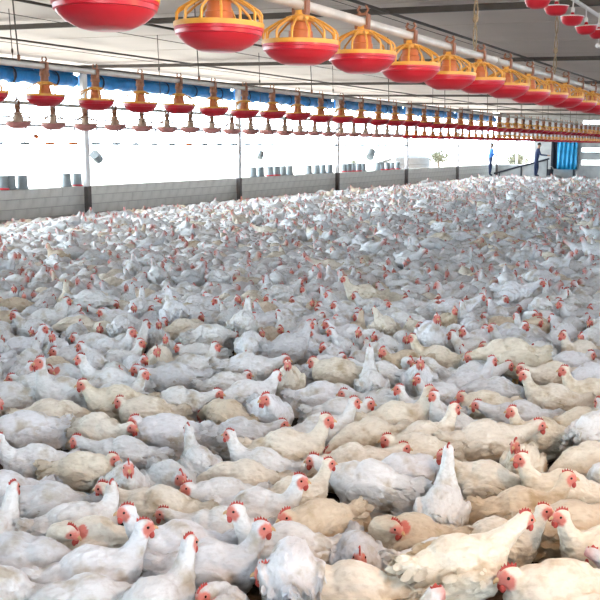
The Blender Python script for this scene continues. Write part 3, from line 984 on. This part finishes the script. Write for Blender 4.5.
def hen_variant(key):
    bend, head, hy, hpit, standing, drop, _ = POSES[key]
    dz = LIFT if standing else 0.0
    U = Vector((0, 0, dz))
    m = MB()
    bp = 0.10 if not standing else 0.16
    rb = rot_of(0, bp)
    m.ell(Vector((0.004, 0, 0.140)) + U, (0.146, 0.110, 0.140), rb, 24, 14)
    m.ell(Vector((0.075, 0, 0.128)) + U, (0.092, 0.094, 0.112), rb, 20, 12)
    m.ell(Vector((-0.100, 0, 0.150)) + U, (0.090, 0.074, 0.078), rot_of(0, -0.25), 20, 12)
    m.ell(Vector((-0.05, 0, 0.075)) + U, (0.12, 0.075, 0.072), None, 20, 12)
    # tail blades
    for k in range(-2, 3):
        m.ell(Vector((-0.182, 0.013 * k, 0.190 - 0.006 * abs(k))) + U, (0.066, 0.010, 0.026), rot_of(0.10 * k, -0.52), 12, 8)
    for s in (-1, 1):
        out = 0.098 + drop * (1 if s > 0 else 0.4)
        m.ell(Vector((-0.015, s * out, 0.145 - drop * .5)) + U, (0.120, 0.024, 0.075), rot_of(s * 0.10, 0.02, s * -0.18), 18, 12)
        m.ell(Vector((0.055, s * (0.086 + drop * .3), 0.155)) + U, (0.060, 0.028, 0.052), rb, 14, 9)
        for k in range(5):
            m.ell(Vector((-0.13 - 0.008 * k, s * (out - 0.018 - 0.001 * k), 0.172 - 0.021 * k - drop)) + U, (0.080, 0.010, 0.015),
                  rot_of(s * 0.22, -0.06 - 0.05 * k), 12, 7)
        m.ell(Vector((-0.01, s * 0.052, 0.058)) + U, (0.090, 0.045, 0.058), None, 14, 9)
    # neck as a taper of overlapping balls
    p0 = Vector((0.100, 0, 0.165)) + U
    p1, p2 = Vector(bend) + U, Vector(head) + U
    for i in range(11):
        u = i / 10
        p = p0 * (1 - u) ** 2 + p1 * 2 * u * (1 - u) + p2 * u * u
        r = 0.070 * (1 - u) ** 2.8 + 0.030 + 0.008 * math.sin(u * PI)
        m.ell(p, (r, r * 0.92, r), None, 14, 9)
    H = rot_of(hy, hpit)
    m.ell(p2 + H @ Vector((0.006, 0, 0.004)), (0.040, 0.027, 0.030), H, 16, 10)
    m.ell(p2 + H @ Vector((0.030, 0, -0.006)), (0.020, 0.018, 0.019), H, 12, 8)
    me = remesh(m, 0.0068, 0.5, 2)
    me.name = 'hen_body_' + key
    nv = len(me.vertices)
    co = np.empty(nv * 3, np.float32); me.vertices.foreach_get('co', co); co = co.reshape(-1, 3)
    no = np.empty(nv * 3, np.float32); me.vertices.foreach_get('normal', no); no = no.reshape(-1, 3)
    seed = Vector((hash(key) % 7 * 3.1 * 0 + len(key) * 3.7, head[0] * 50, head[2] * 31))
    face = np.zeros(nv, np.float32)
    Hi = H.transposed()
    for i in range(nv):
        p = Vector(co[i])
        dh = (p - p2).length
        w = min(1.0, max(0.0, (dh - 0.045) / 0.07))
        q = Vector((p.x * 16, p.y * 34, p.z * 34)) + seed
        d = 0.0042 * noise.noise(q) + 0.0026 * noise.noise(q * 2.3) + 0.009 * noise.noise(p * 9 + seed)
        cell = noise.voronoi(Vector((p.x * 22, p.y * 36, p.z * 36)) + seed)[0][0]
        d += 0.009 * (0.4 - min(cell, 0.8))
        d *= 0.12 + 0.88 * w
        co[i] += no[i] * d
        l = Hi @ (p - p2)
        fr = math.hypot(l.x - 0.027, (l.z + 0.006) * 0.9) + 0.006 * noise.noise(p * 60)
        if dh < 0.075:
            face[i] = min(1.0, max(0.0, (0.033 - fr) / 0.009))
    np.maximum(co[:, 2], 0.0015, out=co[:, 2])
    me.vertices.foreach_set('co', co.ravel())
    at = me.attributes.new('face', 'FLOAT', 'POINT')
    at.data.foreach_set('value', face)
    me.polygons.foreach_set('use_smooth', [True] * len(me.polygons))
    me.materials.clear(); me.materials.append(M_FEATHER)
    me.update()
    D = {'body': me, 'plumage': plumage(me, p0, p2, H, dz)}
    hp = p2 + H @ Vector((0.004, 0, 0.008))
    D['comb'] = comb_mesh(H, hp).mesh('comb', M_COMB)
    for s in (-1, 1):
        w = MB().ell(p2 + H @ Vector((0.034, 0.009 * s, -0.030)), (0.011, 0.0050, 0.015), H, 9, 7)
        D['wattle%d' % s] = w.mesh('wattle', M_COMB, True)
        e = MB().ell(p2 + H @ Vector((0.019, 0.0245 * s, 0.006)), (0.0055, 0.004, 0.0055), H, 8, 6)
        D['eye%d' % s] = e.mesh('eye', M_EYE, True)
    b = MB().tube([p2 + H @ Vector(q) for q in ((0.038, 0, -0.002), (0.048, 0, -0.003), (0.057, 0, -0.008), (0.060, 0, -0.013))], [0.010, 0.008, 0.0045, 0.001], 8)
    D['beak'] = b.mesh('beak', M_BEAK, True)
    if standing:
        for s in (-1, 1):
            l = MB().tube([(-0.005, 0.055 * s, 0.16), (-0.015, 0.055 * s, 0.085), (0.0, 0.055 * s, 0.015)], [0.022, 0.011, 0.010], 7)
            for a, ln in ((-0.5, 0.06), (0.0, 0.07), (0.5, 0.06), (PI, 0.03)):
                l.tube([(0, 0.055 * s, 0.012), (ln * 0.6 * math.cos(a), 0.055 * s + ln * 0.6 * math.sin(a), 0.010), (ln * math.cos(a), 0.055 * s + ln * math.sin(a), 0.004)], [0.008, 0.006, 0.003], 5)
            D['leg%d' % s] = l.mesh('leg', M_SHANK, True)
    D['head'] = (p2, H)
    return D


HEN = {k: hen_variant(k) for k in POSES}

# hand-read birds: pixel of the middle of the back, facing (0 right, 90 away, 180 left, 270 toward the viewer), pose, tint, size
W, CR, DU, GR = 'white', 'cream', 'buff', 'greyish'  # cream and buff on the right-hand birds partly carry the warm light there
NEAR = [
    (28, 428, 200, 'tuck', W, 1.1), (97, 428, 335, 'low', CR, 1.05), (168, 432, 195, 'tuck', W, 1.05), (150, 411, 180, 'tuck', CR, 1),
    (128, 454, 172, 'low', GR, 1.0), (40, 462, 200, 'up', W, 0.95), (3, 492, 205, 'up', W, 1.05), (78, 468, 345, 'tuck', CR, 0.95),
    (128, 488, 280, 'up', W, 1.0), (178, 478, 300, 'tuck', GR, 1), (48, 506, 185, 'peck', GR, 1.05), (66, 528, 25, 'left', W, 1),
    (166, 514, 185, 'low', CR, 1.05), (180, 550, 172, 'up', W, 1.05), (24, 552, 10, 'peck', GR, 1.05), (96, 547, 170, 'preen', CR, 1),
    (82, 571, 352, 'up', W, 1.05), (30, 590, 170, 'tuck', W, 1), (150, 592, 20, 'up', W, 1.05), (100, 597, 180, 'peck', W, 1),
    (266, 411, 290, 'right', W, 1.12), (238, 433, 0, 'low', GR, 0.95), (322, 432, 8, 'up', W, 1), (208, 462, 130, 'up', W, 0.9),
    (286, 451, 356, 'up', CR, 1.1), (350, 459, 4, 'low', CR, 1), (258, 466, 165, 'up', W, 0.95), (238, 479, 185, 'peck', CR, 0.95),
    (362, 484, 172, 'low', W, 1.1), (305, 492, 20, 'up', CR, 0.9), (222, 498, 190, 'tuck', W, 0.95), (258, 512, 335, 'up', W, 1),
    (322, 524, 235, 'tuck', DU, 1.05), (228, 524, 178, 'low', W, 0.95), (286, 562, 96, 'stoop', W, 1.0), (212, 568, 352, 'up', W, 1.05),
    (352, 552, 270, 'tuck', GR, 0.95), (356, 590, 185, 'low', CR, 1.15), (384, 540, 185, 'preen', DU, 1.0), (398, 470, 10, 'peck', W, 1),
    (478, 438, 355, 'low', CR, 1.12), (442, 508, 70, 'tall', W, 1.02), (452, 566, 5, 'stretch', CR, 1.05), (556, 585, 175, 'tuck', CR, 1.2),
    (520, 508, 350, 'up', DU, 1), (492, 482, 160, 'ruffled', CR, 1), (580, 458, 200, 'peck', CR, 1), (574, 528, 5, 'peck', DU, 1.1),
    (505, 540, 350, 'up', CR, 0.95), (560, 488, 170, 'up', CR, 1.05), (420, 452, 185, 'tuck', CR, 1), (598, 545, 185, 'up', CR, 1),
    (535, 462, 260, 'up', CR, 0.95), (430, 412, 180, 'up', W, 0.95), (455, 425, 175, 'tall', W, 0.9),
    (45, 320, 20, 'up', W, 1.1), (84, 326, 180, 'peck', CR, 1.05), (124, 326, 95, 'stoop', W, 0.95), (18, 348, 10, 'up', W, 1), (58, 350, 272, 'up', W, 1),
    (108, 350, 350, 'up', W, 1.05), (116, 382, 165, 'up', W, 1.1), (68, 392, 215, 'tall', W, 1.1), (8, 396, 200, 'up', W, 1.05), (48, 412, 20, 'peck', CR, 0.95),
    (175, 312, 96, 'stand', W, 1.08), (238, 322, 80, 'stand', W, 1.05), (206, 338, 180, 'peck', GR, 1), (198, 354, 185, 'tuck', W, 0.95), (168, 352, 275, 'up', W, 0.9),
    (178, 377, 195, 'low', GR, 1.05), (245, 367, 345, 'low', W, 1.1), (224, 384, 10, 'tuck', W, 0.9), (178, 402, 352, 'low', W, 1), (230, 414, 140, 'peck', DU, 1),
    (288, 378, 265, 'up', CR, 1), (258, 345, 285, 'up', W, 0.9), (384, 326, 178, 'low', W, 1.05), (322, 396, 5, 'peck', W, 1.05), (372, 384, 92, 'tall', W, 1),
    (388, 404, 178, 'low', GR, 1), (340, 413, 0, 'tuck', W, 1), (396, 418, 5, 'up', CR, 1.05), (376, 434, 185, 'peck', CR, 1), (418, 438, 8, 'up', CR, 1),
    (440, 356, 172, 'up', CR, 1), (516, 352, 178, 'stoop', CR, 1.1), (540, 305, 88, 'stoop', W, 1.0), (478, 375, 8, 'low', W, 1), (498, 391, 180, 'peck', GR, 1),
    (487, 404, 185, 'tuck', CR, 0.95), (524, 416, 172, 'low', GR, 1), (556, 396, 180, 'up', CR, 1), (556, 374, 175, 'low', CR, 1), (592, 392, 185, 'up', CR, 1),
    (586, 352, 190, 'up', CR, 1), (578, 424, 10, 'tuck', CR, 1), (545, 432, 200, 'up', CR, 0.95),
]
TINT = {W: (0.72, 0.735, 0.75), CR: (0.74, 0.69, 0.59), DU: (0.62, 0.53, 0.41), GR: (0.61, 0.625, 0.64)}
# everything about one bird: x, y, heading, pose, tint name, size, fixed?
birds = []
BASE = YAW - PI / 2
for (px, py, fc, pose, tn, sc) in NEAR:
    z = 0.17 * sc + (LIFT if POSES[pose][4] else 0)
    x, y = floor_point(px, py, z)
    birds.append([x, y, BASE + math.radians(fc) + random.uniform(-.12, .12), pose, tn, sc * 0.95, 1])
pool = ['up'] * 3 + ['tuck'] * 6 + ['low'] * 4 + ['left', 'right', 'preen', 'preen', 'preen', 'peck', 'peck', 'peck', 'peck', 'ruffled', 'ruffled', 'ruffled', 'left']
far_pool = ['tuck'] * 5 + ['peck'] * 6 + ['preen'] * 4 + ['low'] * 2 + ['ruffled', 'left', 'right', 'up']
S = 0.318
fixed = np.array([(b[0], b[1]) for b in birds])
row = 0
y = -5.2
far_birds = []
while y < YL - 0.40:
    x = 0.4 + (S / 2 if row % 2 else 0)
    while x < X1 - 4.2:
        bx, by = x + random.uniform(-.07, .07), y + random.uniform(-.07, .07)
        px, py, d = project(bx, by, 0.15)
        fw = bx * cY + by * sY
        if ((fw > 2.3 and -130 - 300 / max(d, 1) < px < 730 + 300 / max(d, 1)) or (px > 400 and (bx * bx + by * by) > 2.5) or (d < 1 and (bx * bx + by * by) > 2.5)) and not (bx > 48.8 and by > 11.4):
            near = fw < 11.5 and -60 < px < 660 and fw > 2.3
            if near and np.min((fixed[:, 0] - bx) ** 2 + (fixed[:, 1] - by) ** 2) < 0.25 ** 2:
                pass
            elif random.random() < 0.965:
                pose = random.choice(pool if near else far_pool) if random.random() > 0.07 else random.choice(['stand', 'stoop', 'stand', 'stretch'])
                tn = random.choices([W, CR, GR, DU], [0.76, 0.10, 0.11, 0.03])[0]
                hd = random.uniform(0, 2 * PI)
                (birds if near else far_birds).append([bx, by, hd, pose, tn, random.uniform(0.88, 1.03), 0])
        x += S
    y += S * 0.866
    row += 1
# push overlapping birds apart: each bird is two discs, front and rear
B = birds
n = len(B)
pos = np.array([(b[0], b[1]) for b in B]); hd = np.array([b[2] for b in B]); fx = np.array([b[6] for b in B], float); sz = np.array([b[5] for b in B])
hx_ = np.array([POSES[b[3]][1][0] for b in B]); hy_ = np.array([POSES[b[3]][1][1] for b in B])
idx = np.arange(3 * n) % n
same = idx[:, None] == idx[None, :]
for it in range(110):
    dv = np.stack([np.cos(hd), np.sin(hd)], 1)
    lv_ = np.stack([-np.sin(hd), np.cos(hd)], 1)
    cc = np.concatenate([pos + dv * 0.075 * sz[:, None], pos - dv * 0.075 * sz[:, None], pos + dv * (hx_ * sz)[:, None] + lv_ * (hy_ * sz)[:, None]])
    rr = np.concatenate([sz * 0.104, sz * 0.104, sz * 0.062])
    D = cc[:, None, :] - cc[None, :, :]
    dist = np.sqrt((D ** 2).sum(2)) + 1e-6
    ov = np.maximum((rr[:, None] + rr[None, :]) - dist, 0)
    ov[same] = 0
    push = (D / dist[..., None] * ov[..., None]).sum(1) * 0.35
    pf, pr = push[:n] + push[2 * n:], push[n:2 * n]
    wgt = np.where(fx > 0, 0.60, 1.0)
    pos += (pf + pr) * 0.5 * wgt[:, None]
    tq = (np.cross(dv, pf) - np.cross(dv, pr))
    hd += np.where(fx > 0, 0.4, 1.5) * tq * 3.0
for i, b in enumerate(B):
    b[0], b[1], b[2] = float(pos[i, 0]), float(pos[i, 1]), float(hd[i])

# the 300 largest in view are single birds, the rest are flock
vis = []
rest = list(far_birds)
for b in B:
    px, py, d = project(b[0], b[1], 0.16)
    if -28 < px < 628 and py < 640:
        vis.append((d, px, b))
    else:
        rest.append(b)
vis.sort(key=lambda q: q[0])
rest += [q[2] for q in vis[300:]]
vis = vis[:300]
# rows counted from the front: equal steps of depth
rows = {}
edges, acc, k = [], 0, 0
i = 0
while i < len(vis):
    d0 = vis[i][0]
    r_ = []
    while i < len(vis) and vis[i][0] < d0 + 0.30:
        r_.append(vis[i]); i += 1
    rows[len(rows) + 1] = sorted(r_, key=lambda q: q[1])


def facing(b):
    a = math.degrees((b[2] - BASE)) % 360
    return ['right', 'away', 'left', 'forward'][int(((a + 45) % 360) // 90)]


for rn, lst in rows.items():
    for j, (d, px, b) in enumerate(lst):
        pose = b[3]
        Dm = HEN[pose]
        t = obj('hen', None, loc=(b[0], b[1], 0), rot=(0, 0, b[2]), scale=(b[5],) * 3)
        fc = facing(b)
        tag(t, '%s hen, %s, facing %s, %s from left in %s row from front' % (b[4], POSES[pose][6], fc, nth(j + 1), nth(rn)), 'hen', 'hens crowding the barn floor')
        bo = obj('body', Dm['body'], t)
        v = random.uniform(0.93, 1.03)
        c = TINT[b[4]]
        bo.color = (min(c[0] * v, .92), min(c[1] * v, .92), min(c[2] * v * random.uniform(0.97, 1.02), .92), 1)
        pl = obj('plumage', Dm['plumage'], t)
        pl.color = bo.color
        pl['kind'] = 'stuff'
        obj('comb', Dm['comb'], t); obj('beak', Dm['beak'], t)
        for s in (-1, 1):
            obj('wattle', Dm['wattle%d' % s], t)
            obj('eye', Dm['eye%d' % s], t)
            if 'leg%d' % s in Dm:
                obj('leg', Dm['leg%d' % s], t)

# the far flock: one mesh


def low_variant(key, tris):
    D = HEN[key]
    o = bpy.data.objects.new('tmp', D['body'])
    col.objects.link(o)
    dm = o.modifiers.new('d', 'DECIMATE')
    nt_ = sum(len(p.vertices) - 2 for p in D['body'].polygons)
    dm.ratio = tris / nt_
    tr = o.modifiers.new('t', 'TRIANGULATE')
    dg = bpy.context.evaluated_depsgraph_get()
    me = bpy.data.meshes.new_from_object(o.evaluated_get(dg))
    bpy.data.objects.remove(o)
    nv = len(me.vertices)
    co = np.empty(nv * 3, np.float32); me.vertices.foreach_get('co', co); co = co.reshape(-1, 3)
    tri = np.empty(len(me.polygons) * 3, np.int32); me.polygons.foreach_get('vertices', tri); tri = tri.reshape(-1, 3)
    face = np.empty(nv, np.float32); me.attributes['face'].data.foreach_get('value', face)
    bpy.data.meshes.remove(me)
    p2, H = D['head']
    m = MB()
    hp = p2 + H @ Vector((0.004, 0, 0.008))
    cp = [(0.042, 0.012), (0.034, 0.040), (0.02, 0.03), (0.0, 0.055), (-0.018, 0.036), (-0.034, 0.044), (-0.03, 0.014)]
    m.add([H @ (Vector((x, s * 0.005, z)) * 0.62) + hp for s in (-1, 1) for x, z in cp],
          [(0, 1, 2), (0, 2, 3), (0, 3, 6), (3, 4, 6), (4, 5, 6), (9, 8, 7), (10, 9, 7), (13, 10, 7), (13, 11, 10), (13, 12, 11)]
          + [q for i in range(6) for q in ((i, i + 7, i + 8), (i, i + 8, i + 1))])
    m.ell(p2 + H @ Vector((0.034, 0, -0.036)), (0.009, 0.010, 0.013), H, 5, 4)
    v2 = np.array(m.v, np.float32)
    f2 = []
    for f in m.f:
        for q in range(1, len(f) - 1):
            f2.append((f[0], f[q], f[q + 1]))
    f2 = np.array(f2, np.int32)
    return dict(co=np.concatenate([co, v2]), tri=np.concatenate([tri, f2 + nv]), face=np.concatenate([face, np.zeros(len(v2), np.float32)]),
                mi=np.concatenate([np.zeros(len(tri), np.int32), np.ones(len(f2), np.int32)]))


LOW = {}
CO, TR, FA, MI, TI = [], [], [], [], []
off = 0
for b in rest:
    d = project(b[0], b[1], 0.15)[2]
    ppx = project(b[0], b[1], 0.15)[0]
    lv = 640 if d < 14 and d > 1 and -60 < ppx < 660 else (350 if (d < 24 and -60 < ppx < 660) or (0 < d < 6) else 150)
    if (b[3], lv) not in LOW:
        LOW[(b[3], lv)] = low_variant(b[3], lv)
    G = LOW[(b[3], lv)]
    c, s = math.cos(b[2]) * b[5], math.sin(b[2]) * b[5]
    q = G['co']
    z = q[:, 2] * b[5]
    CO.append(np.stack([q[:, 0] * c - q[:, 1] * s + b[0], q[:, 0] * s + q[:, 1] * c + b[1], z], 1))
    TR.append(G['tri'] + off); FA.append(G['face']); MI.append(G['mi'])
    v = random.uniform(0.92, 1.03)
    TI.append(np.tile(np.array([*(np.minimum(np.array(TINT[b[4]]) * v, .92)), 1.0], np.float32), (len(q), 1)))
    off += len(q)
CO, TR, FA, MI, TI = np.concatenate(CO), np.concatenate(TR), np.concatenate(FA), np.concatenate(MI), np.concatenate(TI)
print('birds', len(vis), 'flock', len(rest), 'flock tris', len(TR))
me = bpy.data.meshes.new('flock')
me.vertices.add(len(CO)); me.vertices.foreach_set('co', CO.astype(np.float32).ravel())
me.loops.add(len(TR) * 3); me.loops.foreach_set('vertex_index', TR.astype(np.int32).ravel())
me.polygons.add(len(TR))
me.polygons.foreach_set('loop_start', np.arange(0, len(TR) * 3, 3, dtype=np.int32))
me.materials.append(M_FLOCK); me.materials.append(M_COMB)
me.update(calc_edges=True)
me.polygons.foreach_set('material_index', MI.astype(np.int32))
me.polygons.foreach_set('use_smooth', np.ones(len(TR), bool))
me.attributes.new('face', 'FLOAT', 'POINT').data.foreach_set('value', FA.astype(np.float32))
me.attributes.new('tint', 'FLOAT_COLOR', 'POINT').data.foreach_set('color', TI.astype(np.float32).ravel())
me.validate()
fl = obj('hen_flock', me)
fl['kind'] = 'stuff'
tag(fl, 'dense flock of white hens filling the barn floor into the distance', 'hens')
